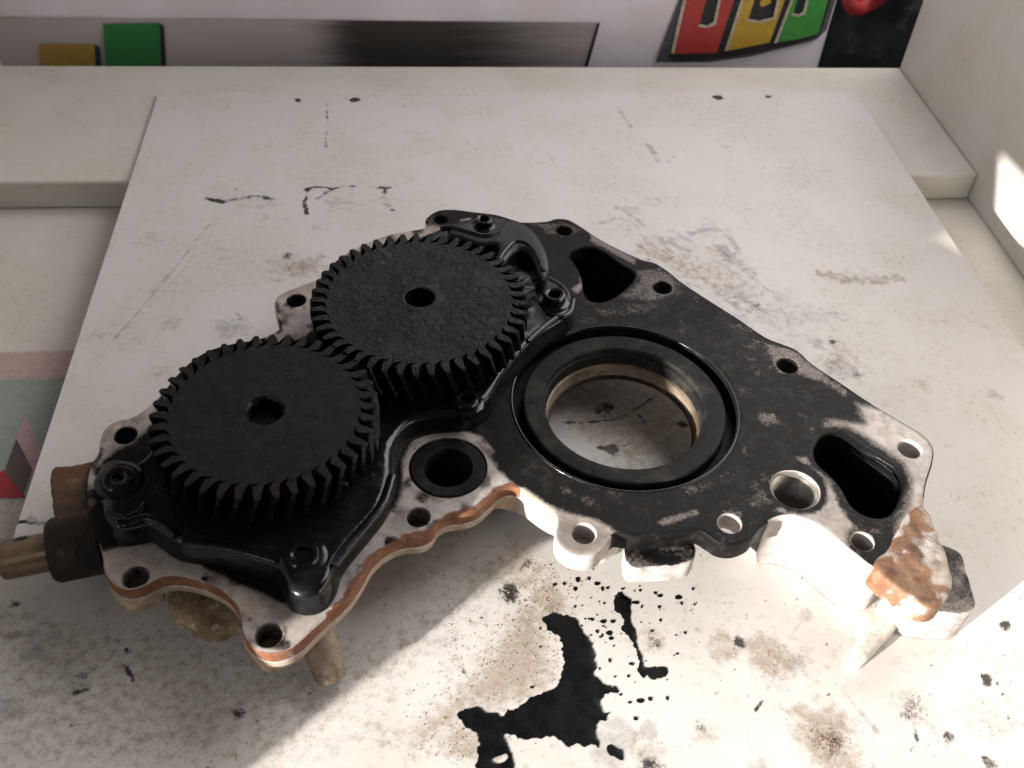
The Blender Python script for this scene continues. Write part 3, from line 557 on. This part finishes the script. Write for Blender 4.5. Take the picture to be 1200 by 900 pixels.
# raised scaled lug at the far end (slopes down and away)
p = smooth(P2([(1056, 612), (1066, 598), (1080, 593), (1092, 608), (1106, 644), (1115, 676), (1113, 694), (1104, 707), (1090, 712), (1072, 707), (1060, 696), (1042, 684), (1024, 664), (1042, 640)], Fz), 1.2)
V, F, T, I = slab(p, Fz+0.8, 19.5, 1.5, 4, grid=1.3)
top = V[:, 2] > 24; nz = hnoise(V[:, :2], 5.5, 11)-0.5+0.8*(hnoise(V[:, :2], 2.2, 12)-0.5)
V[:, 2] += np.where(top, nz*1.1*np.clip(sdist(V[:, :2], ccw(p))/4, 0, 1), 0); V[:, :2] += (np.stack([hnoise(V[:, :2]+V[:, 2:], 3, 13), hnoise(V[:, :2]-V[:, 2:], 3, 14)], 1)-0.5)*0.7
At = np.zeros((len(V), 3)); At[:, 0] = 1.2; ql = V[:, :2]
lr = sdist(ql, P2([(1070, 590), (1088, 612), (1078, 640), (1082, 668), (1112, 690), (1100, 716), (1040, 700), (1015, 664), (1045, 630)], Fz)); At[:, 1] = 0.24+0.52*ss(lr, -4, 5)+0.5*(hnoise(ql, 4, 71)-0.5); At[:, 2] = 0.7*hnoise(ql, 6, 72)
mesh_obj('corroded_lug', V, F, m_lugcast, pump, True, 60, None, At)
part_slab('rear_lug', [(1070, 645), (1098, 636), (1126, 648), (1134, 672), (1143, 704), (1138, 716), (1120, 718), (1090, 716), (1064, 708), (1040, 690)], 16.5, 0.3, m_cast, 1.0, jitter=0.3, grid=2, top=0.66)  # sides masked paler than the top, painting in the sunlit front
part_slab('foot', [(985, 672), (1062, 716), (1052, 733), (1030, 757), (1014, 775), (1004, 778), (998, 770), (1000, 758), (1015, 730), (990, 712)], 4.5, 0.05, m_bright, 1.6, jitter=0.3, grid=2.5)
part_slab('front_ledge', [(733, 640), (744, 634), (770, 632), (800, 630), (814, 636), (815, 648), (810, 657), (795, 661), (765, 664), (742, 665), (734, 657)], 20.0, 11.5, m_cast, 1.2, jitter=0.5, grid=1.2, top=0.34)
part_slab('recess_wall', [(655, 632), (652, 614), (630, 598), (606, 582), (590, 580), (600, 560), (660, 590), (730, 622), (715, 640), (690, 645)], 19.5, 12.0, m_bright, 0.8, jitter=0.4)
part_slab('bolt_boss', [(652, 625), (654, 640), (665, 650), (682, 655), (697, 652), (707, 643), (712, 625), (685, 612)], 19.9, 15.0, m_bright, 0.6)
for pts, z0, z1 in (([(126, 672), (130, 688), (142, 698), (158, 701), (174, 694), (188, 684), (170, 660), (140, 660)], 19.8, 12), ([(283, 735), (290, 756), (302, 768), (318, 772), (334, 766), (345, 752), (330, 725), (300, 720)], 19.8, 12),
                    ([(470, 628), (490, 634), (508, 624), (522, 610), (546, 606), (566, 594), (560, 570), (490, 590)], 19.8, 15)):
    part_slab('hole_boss', pts, z0, z1, m_tan, 0.8, jitter=0.9, grid=2)
part_slab('cast_lump', [(194, 700), (200, 716), (214, 722), (232, 733), (252, 736), (272, 728), (292, 724), (306, 700), (250, 676), (210, 676)], 17.5, 9.5, m_lump, 2.0, jitter=0.9, grid=1.3)
part_slab('under_body', [(150, 560), (150, 640), (215, 655), (300, 690), (370, 690), (400, 650), (450, 590), (450, 520), (560, 420), (640, 380), (640, 300), (500, 300), (400, 350), (300, 420), (210, 480)], 20.0, 6.0, m_brownblk, 1.0)
# drain spout leaning down to the board
a, b = P(362, 712, 17), P(389, 797, 2.2)
V, F = tube([a, a+(b-a)*.5, b], [7.2, 6.0, 4.6], 20); mesh_obj('drain_spout', V, F, m_spout, pump, True, 50)
# left-hand port and tube
part_slab('port_block', [(61, 549), (84, 545), (108, 539), (126, 540), (128, 590), (112, 612), (84, 612), (66, 606), (60, 585)], Fz-2.0, 4.0, m_brownblk, 1.2, jitter=0.6, grid=2)
a, b = P(120, 634, 16.5), P(61, 646, 16.5); V, F = tube([a, a+(b-a)*.9, b], [10.5, 10.5, 9.6], 36); mesh_obj('port_collar', V, F, m_collar, pump, True, 40)
e = P(3, 657, 16.5); d_ = (e-b)
V, F = tube([b-d_*.2, e-d_*.03, e], [6.3, 6.3, 6.0], 40); pipe = mesh_obj('outlet_tube', V, F, m_brass, pump, True, 40)
hv, hf = lathe([(0.01, 0.35), (1.7, 0.25), (2.0, 0)], (0, 0), 20); u = d_/np.linalg.norm(d_); ctr = b+d_*0.55
up = np.array([0, 0, 1.0])-u*u[2]; up /= np.linalg.norm(up); lat = np.cross(u, up); ax = up*0.86+lat*(-0.5); ax /= np.linalg.norm(ax); t2 = np.cross(ax, u)
if (ctr+ax)[1] < ctr[1]: ax = up*0.86-lat*(-0.5); ax /= np.linalg.norm(ax); t2 = np.cross(ax, u)
mesh_obj('cross_hole', [ctr+ax*(6.15+z)+u*x*1.3+t2*y*0.8 for x, y, z in hv], hf, m_oil, pipe, True, 60)

# ------------------------------------------------------------------ pump plate, gears, bolts
Zp = Fz+8.5
PL = [(114, 566), (114, 550), (124, 540), (140, 536), (160, 540), (180, 520), (215, 470), (300, 415), (365, 400), (380, 350), (420, 310), (470, 285), (512, 268), (545, 256), (575, 252), (600, 258), (622, 272), (636, 292), (640, 316), (655, 326), (670, 340), (670, 362), (655, 376), (635, 388), (612, 410), (588, 440), (570, 468), (545, 482), (505, 486), (478, 496), (462, 520), (458, 556), (446, 588), (426, 614), (404, 640), (392, 658), (386, 678), (373, 694), (355, 698), (340, 691), (331, 672), (320, 660), (288, 650), (255, 641), (222, 637), (202, 631), (186, 620), (172, 612), (152, 616), (134, 616), (122, 604), (118, 585)]
pl = ccw(smooth(P2(PL, Zp), 1.1)); V, F, T, I = slab(pl, Zp, Fz-0.4, 2.2, 4, grid=2.2, rings=((4.5, -0.4), (7.0, -1.4)))
V[:, 2] += np.where(T == 0, (hnoise(V[:, :2], 9, 5)-0.5)*0.8, 0)
mesh_obj('pump_plate', V, F, m_plate, pump, True, 60)
def gear(name, c, Rt, N, z1, thick, twist, mat, bore, phase, lip):
    dep = 5.2; prof = [(-0.5, Rt-dep), (-0.37, Rt-dep+0.2), (-0.28, Rt-dep*0.66), (-0.215, Rt-dep*0.33), (-0.17, Rt-0.6), (-0.09, Rt), (0.09, Rt), (0.17, Rt-0.6), (0.215, Rt-dep*0.33), (0.28, Rt-dep*0.66), (0.37, Rt-dep+0.2)]
    ang, rad = [], []
    for k in range(N):
        for t, r in prof: ang.append((k+t)*2*math.pi/N+phase); rad.append(r+rng.normal(0, 0.05))
    ang, rad = np.array(ang), np.array(rad); n = len(ang)
    ring = lambda z, tw, dr: [(c[0]+(r-dr)*math.cos(a+tw), c[1]+(r-dr)*math.sin(a+tw), z) for a, r in zip(ang, rad)]
    V, F = [], []
    kn = 30
    inner = [(bore, -1.0 if not lip else 0.5), (bore+0.8, 0.0 if not lip else 0.75), (bore+2.0, 0.0 if not lip else 0.3), (bore+3.5, 0.0), (Rt*0.55, 0.0), (Rt-dep-1.2, 0.0)]
    m = 90; rows = []
    for r, dz in inner:
        s = len(V); rows.append(s)
        for i in range(m):
            a = 2*math.pi*i/m+phase; V.append((c[0]+r*math.cos(a), c[1]+r*math.sin(a), z1+dz))
    for s, t in zip(rows, rows[1:]):
        for i in range(m): j = (i+1) % m; F.append((s+i, t+i, t+j, s+j))
    s = len(V)
    for zc in (z1-1, z1-9):
        for i in range(m):
            a = 2*math.pi*i/m+phase; w_ = bore-(0.5 if (i % 15) < 6 else 0); V.append((c[0]+w_*math.cos(a), c[1]+w_*math.sin(a), zc))
    for i in range(m):
        j = (i+1) % m; F.append((rows[0]+j, s+j, s+i, rows[0]+i)); F.append((s+j, s+m+j, s+m+i, s+i))
    top = len(V); V += ring(z1, 0, 0.35)
    last = rows[-1]                          # stitch inner circle to the toothed ring
    i = j = 0
    while i < m or j < n:
        ai = i/m; aj = (j+5.5-5.5)/n
        if j >= n or (i < m and ai <= aj): F.append((last+i % m, top+j % n, last+(i+1) % m)); i += 1
        else: F.append((last+i % m, top+j % n, top+(j+1) % n)); j += 1
    pr = top
    L = 5
    for k in range(L+1):
        t = k/L; s = len(V); V += ring(z1-0.45-(thick-0.45)*t, twist*t, 0.0)
        for i in range(n): j = (i+1) % n; F.append((pr+i, s+i, s+j, pr+j))
        pr = s
    F.append(tuple(range(pr, pr+n))[::-1])
    Vz = [v[2] for v in V]; g = mesh_obj(name, V, F, [mat, m_wet], pump, True, 32, [1 if min(Vz[i] for i in f) < z1-0.6 else 0 for f in F])
    sh = mesh_obj('shaft_end', *lathe([(bore-0.3, z1-8), (bore-0.6, z1-5.2), (bore*0.5, z1-4.6), (0.01, z1-4.4)], c, 30), m_oil, g, True, 50)
    return g
GZ = Fz+23.0
def fitc(l, r, t, b, z):
    a, b_, c_, d = P(*l, z)[:2], P(*r, z)[:2], P(*t, z)[:2], P(*b, z)[:2]
    return np.array([(a[0]+b_[0])/2, (c_[1]+d[1])/2]), 0.25*(b_[0]-a[0]+c_[1]-d[1])
g1c, g1r = fitc((179, 478), (441, 478), (322, 389), (308, 588), GZ)
g2c, g2r = fitc((364, 352), (618, 352), (505, 272), (490, 441), GZ)
print('gears', g1c, g1r, g2c, g2r, np.linalg.norm(g1c-g2c))
ga = gear('gear', g1c, g1r, 40, GZ, 11.5, -0.09, m_gear, 5.6, 0.02, False); ga['label'] = 'smooth-faced gear nearer the tube'
gb = gear('gear', g2c, g2r, 45, GZ, 11.5, 0.09, m_gear_lumpy, 5.4, 0.05, True); gb['label'] = 'lumpy-faced gear farther from the viewer'
def collar(c, r, z0, z1):
    return mesh_obj('gear_hub', *lathe([(r, z0), (r, z1)], c, 48), m_plate, pump)
gear('lower_gear', g2c+np.array([0.6, -0.4]), g2r-3.2, 41, GZ-11.6, 4.6, -0.08, m_wet, 6.0, 0.11, False)
collar(g1c, 24, Zp-1, GZ-10); collar(g2c, 26, Zp-1, GZ-10)
def bolt(px, py, rpx, z, hgt, socket=0.45, mat=None):
    c, r = hc(px, py, rpx, z+hgt); mt = mat or m_plate
    bv, bf = lathe([(r*0.9, z-1), (r*0.9, z+hgt-0.8), (r*0.82, z+hgt-0.2), (r*0.7, z+hgt), (r*(socket+0.1), z+hgt-0.05), (r*socket, z+hgt-0.35), (r*socket*0.97, z+hgt-2.5), (0.01, z+hgt-2.8)], c, 48)
    for i in range(48):                       # hexagonal socket
        a = 2*math.pi*i/48; hx = math.cos(math.pi/6)/math.cos((a % (math.pi/3))-math.pi/6)
        for k in (5, 6): x, y, zz_ = bv[i*8+k]; bv[i*8+k] = (c[0]+(x-c[0])*hx, c[1]+(y-c[1])*hx, zz_)
    b = mesh_obj('bolt', bv, bf, mt, pump, True, 30)
    mesh_obj('washer', *lathe([(r*1.32, z-1.2), (r*1.3, z+0.3), (r*1.15, z+0.9), (r*0.85, z+0.9)], c, 40), mt, b, True, 45)
bolt(138, 559, 22, Zp+0.2, 1.8, 0.36); bolt(355, 648, 22, Zp-0.3, 1.8, 0.55); bolt(650, 344, 15, Zp, 4.0, 0.55); bolt(567, 256, 12, Zp-1, 3.5, 0.5); bolt(546, 466, 17, Zp-0.6, 3.0, 0.5)
# oily ribs and clip beside the far gear
def rib(name, pts, z, r, flatv=0.8, dz=None):
    p = np.array([P(a, b, z) for a, b in pts]); 
    if dz is not None: p[:, 2] += np.array(dz)
    p = smooth(p, 1.2, False); V, F = tube(p, r, 12, flatv); return mesh_obj(name, V, F, m_plate, pump, True, 60)
part_slab('arch_web', [(526, 263), (542, 266), (560, 272), (578, 269), (590, 258), (606, 257), (624, 268), (638, 288), (644, 306), (643, 320), (634, 325), (628, 312), (622, 297), (612, 291), (602, 295), (592, 307), (583, 314), (577, 306), (584, 292), (580, 285), (562, 286), (542, 280), (526, 274)], Zp+6.0, Zp-1.5, m_dull, 1.7, grid=2)
rib('spring_clip', [(516, 268), (530, 267), (548, 272), (568, 277), (584, 273)], Zp+5.8, 1.4)
rib('ridge', [(584, 308), (590, 296), (602, 284), (616, 285), (628, 297), (637, 318)], Zp+5.9, 1.1)
rib('guide_rib', [(150, 612), (170, 606), (190, 614), (206, 628)], Zp+0.5, 1.3); rib('guide_rib', [(214, 634), (248, 638), (290, 647), (324, 657)], Zp-0.2, 1.2); rib('guide_rib', [(392, 662), (408, 640), (432, 612), (450, 588), (460, 558)], Zp-0.3, 1.5)
rib('guide_rib', [(640, 366), (655, 372), (668, 366), (672, 352)], Zp-0.5, 1.3); rib('guide_rib', [(126, 600), (140, 606), (160, 602), (170, 590)], Zp+0.4, 1.0); rib('guide_rib', [(618, 400), (636, 384), (652, 372)], Zp-0.3, 1.2)

# ------------------------------------------------------------------ oil on the board
def puddle(name, px, label, h=0.7, holes=()):
    p = smooth(P2(px), 0.7, ten=0.4); p = ccw(p); d = normals(p); p = p+d*((hnoise(p, 1.5, 9)-0.5)*1.0+(hnoise(p, 0.6, 10)-0.5)*0.9)[:, None]
    hh = [(smooth(P2(x), 0.8), 0.06, False) for x in holes]
    V, F, T, I = slab(p, h, 0.01, h*0.9, 3, hh, 1.8, cap=False, hfil=0.05)
    V[:, 2] = np.where(T == 0, V[:, 2]+(hnoise(V[:, :2], 4, 21)-0.5)*0.06, V[:, 2])
    return tag(mesh_obj(name, V, F, m_puddle, None, True, 70), label, 'oil spill')
puddle('oil_puddle', BIG, 'largest black oil puddle, branching across the sunlit board', 0.12, [cpx([(255, 700), (290, 685), (312, 678), (318, 690), (300, 710), (270, 716)], 500, 680, 3.3333)])
puddle('oil_drip', STK, 'thin black oil streak with a blob at its end, beside the large puddle', 0.1)
puddle('oil_drip', cpx([(706, 652), (730, 642), (764, 668), (762, 698), (736, 692), (708, 682)], 500, 680, 3.3333), 'small round oil blob just below the large puddle', 0.1)
V, F = [], []
spots = [(795, 700, 3.5), (674, 690, 2.6), (700, 684, 3), (706, 690, 2.2), (773, 698, 2.6), (712, 689, 2), (730, 690, 2), (707, 728, 3), (714, 742, 3.4), (700, 740, 2), (740, 778, 2.4), (716, 748, 2.4), (694, 726, 2), (750, 821, 3.4), (738, 823, 2), (762, 819, 2.5), (718, 728, 2.6), (735, 704, 3), (728, 716, 2.2), (782, 818, 2), (745, 842, 2.4), (745, 706, 3), (677, 679, 3.2), (690, 678, 2), (661, 684, 2), (768, 695, 2), (812, 690, 1.8)]
for _ in range(90): spots.append((rng.normal(715, 45), rng.normal(730, 45), abs(rng.normal(0.8, 0.5))+0.4))
for px, py, rp in spots:
    c = P(px, py)[:2]; r = rp*0.33; s = len(V); n = 10
    an = rng.uniform(0.7, 1.4)
    for k in range(n):
        a = 2*math.pi*k/n; w_ = rng.uniform(0.8, 1.15); V.append((c[0]+r*an*w_*math.cos(a), c[1]+r/an*w_*math.sin(a), 0.02))
    for k in range(n):
        a = 2*math.pi*k/n; V.append((c[0]+r*an*.6*math.cos(a), c[1]+r/an*.6*math.sin(a), 0.02+min(0.13, r*.2)))
    for k in range(n): j = (k+1) % n; F.append((s+k, s+j, s+n+j, s+n+k))
    F.append(tuple(range(s+n, s+2*n)))
tag(mesh_obj('oil_spatter', V, F, m_puddle), 'black oil specks spattered between puddle and casting', 'oil spatter', kind='stuff')
# loose grit by the puddle and under the casting
m_grit = mat_rough('dried_grit', (0.30, 0.22, 0.14), (0.38, 0.31, 0.23), (0.12, 0.085, 0.06), 0.8)
V, F = [], []
bigp = P2(BIG)
def grit(cx, cy, sx, sy, n, big=0.5):
    for _ in range(n):
        c = P(rng.normal(cx, sx), rng.normal(cy, sy))[:2]
        if inside(c[None], bigp)[0]: continue
        r = abs(rng.normal(0.1, 0.1))*big/0.5+0.07; s = len(V)
        for k in range(5): a = 2*math.pi*k/5+rng.random(); V.append((c[0]+r*math.cos(a)*rng.uniform(.6, 1.3), c[1]+r*math.sin(a)*rng.uniform(.6, 1.3), 0.01))
        V.append((c[0], c[1], r*rng.uniform(.4, 1.0)))
        for k in range(5): F.append((s+k, s+(k+1) % 5, s+5))
grit(590, 770, 45, 45, 650); grit(640, 700, 22, 22, 200); grit(540, 860, 30, 22, 220); grit(970, 865, 13, 12, 260); grit(905, 772, 14, 9, 90); grit(1072, 830, 8, 9, 80); grit(250, 765, 45, 10, 60); grit(620, 665, 40, 20, 140); grit(830, 720, 90, 40, 160)
tag(mesh_obj('grit', V, F, m_grit, None, False), 'fine brown grit scattered on the board', 'grit', kind='stuff')

# ------------------------------------------------------------------ printed card under the board
card = tag(empty('printed_card', (0, 0, 0)), 'printed card with pink band, teal field and coloured triangles under the board edge', 'card')
zc = -18.6
mesh_obj('sheet', *box(-275, -150, -150, 46.3, -19.0, zc), flat('card_white', (0.5, 0.46, 0.41)), card, False)
def printed(name, px, col, z): 
    p = P2(px, z); n = len(p); return mesh_obj(name, [(a, b, z) for a, b in p], [tuple(range(n))] if np.sum(p[:, 0]*np.roll(p[:, 1], -1)-p[:, 1]*np.roll(p[:, 0], -1)) > 0 else [tuple(range(n))[::-1]], flat('print_'+name, col, 0.5, 0.06), card, False)
printed('pink_band', [(-60, 414.5), (110, 411.5), (110, 441), (-60, 444)], (0.47, 0.32, 0.31), zc+0.1)
printed('teal_field', [(-60, 446), (110, 443), (110, 584), (-60, 586)], (0.27, 0.31, 0.28), zc+0.1)
printed('pink_triangle', [(18, 515), (31, 487), (62, 560), (45, 584), (36, 552)], (0.44, 0.29, 0.30), zc+0.2)
printed('brown_diamond', [(19, 514), (38, 550), (27, 580), (5, 552)], (0.085, 0.06, 0.05), zc+0.3)
printed('red_triangle', [(4, 551), (30, 583), (-25, 584), (-12, 560)], (0.32, 0.012, 0.025), zc+0.3)

# ------------------------------------------------------------------ things behind the shelf
YB = 300.0; XB = 188.0; RB = 60.0
def bagy(x): 
    x = np.asarray(x, float); d = np.clip(x-XB, 0, RB*0.999); return YB+RB-np.sqrt(RB*RB-d*d)+2.0*np.sin(x*0.031)*(x < XB)
def onbag(px, py, off=0.0):
    d = R.T@np.array([px-600, py-450, FPX]); t = (YB-CAM[1])/d[1]
    for _ in range(40): x = CAM[0]+t*d[0]; t = 0.5*t+0.5*(bagy(x)-off-CAM[1])/d[1]
    return CAM+t*d
bag = tag(empty('printed_bag', (0, 0, 0)), 'white printed bag behind the shelf with coloured block letters and a grey stripe', 'bag')
xs = np.concatenate([np.arange(-420, XB, 6.0), XB+RB*np.sin(np.linspace(0, math.pi/2*0.995, 26))]); zs = np.arange(-90, 260, 8.0)
V = []; F = []
for x in xs:
    for z in zs:
        nz = (hnoise(np.array([[x, z]]), 26, 31)[0]-0.5)*1.6
        V.append((x, bagy(x)+nz*(x < XB+RB*0.9), z))
nz_ = len(zs)
for i in range(len(xs)-1):
    for j in range(nz_-1): F.append((i*nz_+j, (i+1)*nz_+j, (i+1)*nz_+j+1, i*nz_+j+1))
s = len(V); V += [(xs[-1], YB+RB+60, zs[0]), (xs[-1], YB+RB+60, zs[-1])]; F.append(((len(xs)-1)*nz_, s, s+1, len(xs)*nz_-1))
nb = NT('white_plastic'); a = nb.noise(18, 4); nb.bump(nb.noise(60, 4), 0.2, 2.0)
m_bag = nb.done(nb.mix(nb.ramp(a, 0.4, 0.65), (0.86, 0.82, 0.92), (0.80, 0.74, 0.79)), 0.4)
mesh_obj('bag_body', V, F, m_bag, bag, True, 80)
def onprint(name, px, mat, off=1.6, parent=bag, holes=(), grid=None, label=None):
    outer = ccw(np.array(px, float)*[1, -1]); hs = [ccw(np.array(h, float)*[1, -1]) for h in holes]
    dens = lambda p: smooth(p, 6.0, ten=0.0)
    v, f, m = fillin(dens(outer), [dens(h) for h in hs], grid or 8.0)
    Vv = [onbag(a, -b, off) for a, b in v]
    o = mesh_obj(name, Vv, [tuple(t) for t in f], mat, parent, False)
    if label: o['label'] = label
    return o
n = NT('grey_gradient_print'); sx = n.node('ShaderNodeSeparateXYZ'); n.t.links.new(n.tc, sx.inputs[0]); X_ = sx.outputs[0]
mp = n.node('ShaderNodeMapping'); n.t.links.new(n.tc, mp.inputs[0]); mp.inputs['Scale'].default_value = (12, 12, 260)
st = n.node('ShaderNodeTexNoise'); n.t.links.new(mp.outputs[0], st.inputs[0]); st.inputs['Scale'].default_value = 1.0; st.inputs['Detail'].default_value = 5
g_ = n.math('ADD', n.math('MULTIPLY', n.ramp(X_, -0.115, -0.06), n.ramp(X_, -0.035, 0.095, 1.0, 0.25)), n.math('MULTIPLY', n.math('SUBTRACT', st.outputs[0], 0.5), 0.5))
m_str = n.done(n.mix(n.ramp(g_, 0.0, 1.0), (0.5, 0.45, 0.46), (0.045, 0.042, 0.04)), 0.45)
onprint('grey_stripe', [(-40, 21), (120, 21), (300, 23), (500, 25), (701, 27), (690, 66), (686, 90), (400, 90), (100, 90), (-40, 90)], m_str, 1.3, grid=14)
m_blk = flat('print_black', (0.02, 0.02, 0.025)); m_dgrey = flat('print_dark_grey', (0.1, 0.1, 0.13))
onprint('stripe_end', [(700, 27), (703, 27), (689, 78), (685, 78)], m_blk, 1.9)
m_grn, m_yel = flat('print_green', (0.03, 0.22, 0.06), .5, .15, 900), flat('print_yellow', (0.42, 0.27, 0.05), .5, .15, 900)
onprint('printed_square', [(121, 28), (187, 27), (189, 84), (124, 84)], m_grn, 2.6, label='green printed square'); onprint('square_shadow', [(187, 27), (192, 31), (195, 84), (189, 84)], m_blk, 2.3)
onprint('printed_square', [(46, 52), (111, 52), (112, 84), (47, 84)], m_yel, 2.6, label='yellow printed square'); onprint('square_shadow', [(111, 52), (117, 56), (119, 84), (112, 84)], m_blk, 2.3)
onprint('letter_shadow', [(800, -12), (812, -12), (790, 62), (832, 69), (890, 60), (948, 45), (965, 24), (975, -12), (983, -12), (968, 36), (955, 47), (880, 66), (832, 73), (768, 73)], m_dgrey, 1.4)
onprint('letter_shadow', [(784, 66), (806, -12), (978, -12), (960, 42), (930, 52), (880, 63), (832, 70), (790, 72)], m_blk, 1.7)
m_red = flat('print_red', (0.47, 0.045, 0.04), .45, .1, 900); m_yl = flat('print_bright_yellow', (0.58, 0.37, 0.04), .45, .1, 900); m_gr = flat('print_bright_green', (0.06, 0.33, 0.06), .45, .1, 900); m_edge = flat('print_pale_edge', (0.55, 0.5, 0.4), .45)
onprint('letter', [(806, -12), (864, -12), (840, 62), (788, 63)], m_red, 2.2, label='red block letter', holes=[[(829, -6), (843, -6), (836, 26), (828, 30), (820, 28)]])
onprint('letter', [(872, -12), (924, -12), (902, 50), (850, 60)], m_yl, 2.2, label='yellow block letter', holes=[[(886, -6), (912, -6), (906, 20), (890, 24), (877, 22)]])
onprint('letter_arm', [(896, -8), (904, -8), (903, 4), (893, 8), (890, 5)], m_yl, 2.5)
onprint('letter', [(931, -12), (974, -12), (959, 40), (935, 46), (908, 50)], m_gr, 2.2, label='green block letter', holes=[[(936, -6), (946, -6), (941, 14), (935, 17), (930, 15)]])
for pts in ([(820, 28), (828, 30), (836, 26), (843, -6), (846, -6), (839, 29), (829, 33), (817, 31)], [(877, 22), (890, 24), (906, 20), (912, -6), (915, -6), (909, 23), (890, 27), (874, 25)], [(872, -12), (876, -12), (853, 59), (849, 60)], [(931, -12), (934, -12), (911, 50), (907, 51)], [(803, -12), (807, -12), (790, 63), (786, 63)], [(930, 15), (935, 17), (941, 14), (946, -6), (949, -6), (944, 17), (935, 20), (927, 18)]):
    onprint('letter_edge', pts, m_edge, 2.7, grid=20)
# crumpled dark bundle in the corner
m_dark = mat_rough('dark_cloth', (0.012, 0.014, 0.018), (0.02, 0.03, 0.028), (0.055, 0.06, 0.06), 0.6, 0, 0.6, 60, 3)
bm = bmesh.new(); bmesh.ops.create_icosphere(bm, subdivisions=5, radius=1.0)
V = []
for v in bm.verts:
    p = np.array(v.co); nn = hnoise(np.array([[p[0]+p[2]*0.6+5, p[1]+p[2]+5]]), 0.34, 41)[0]+0.5*hnoise(np.array([[p[0]-p[2]+9, p[1]-p[2]*.5+9]]), 0.13, 42)[0]
    V.append((p*np.array([66, 50, 190]))*(0.85+0.28*nn)+np.array([322, 410, -10]))
F = [[v.index for v in f.verts] for f in bm.faces]; bm.free()
tag(mesh_obj('cloth_bundle', V, F, m_dark, None, True, 80), 'dark crumpled bundle in the corner behind the shelf', 'bundle')
a_ = np.linspace(-0.6, math.pi+0.9, 24)
def far(px, py, y):
    d = R.T@np.array([px-600, py-450, FPX]); t = (y-CAM[1])/d[1]; return CAM+t*d
c0 = far(1014, -6, 335)
V, F = tube([c0+np.array([11*math.cos(t), 3*math.sin(2*t), -9*math.sin(t)]) for t in a_], 5.0, 12); tag(mesh_obj('red_strap', V, F, flat('red_webbing', (0.35, 0.02, 0.025))), 'red looped strap hanging before the dark bundle', 'strap')
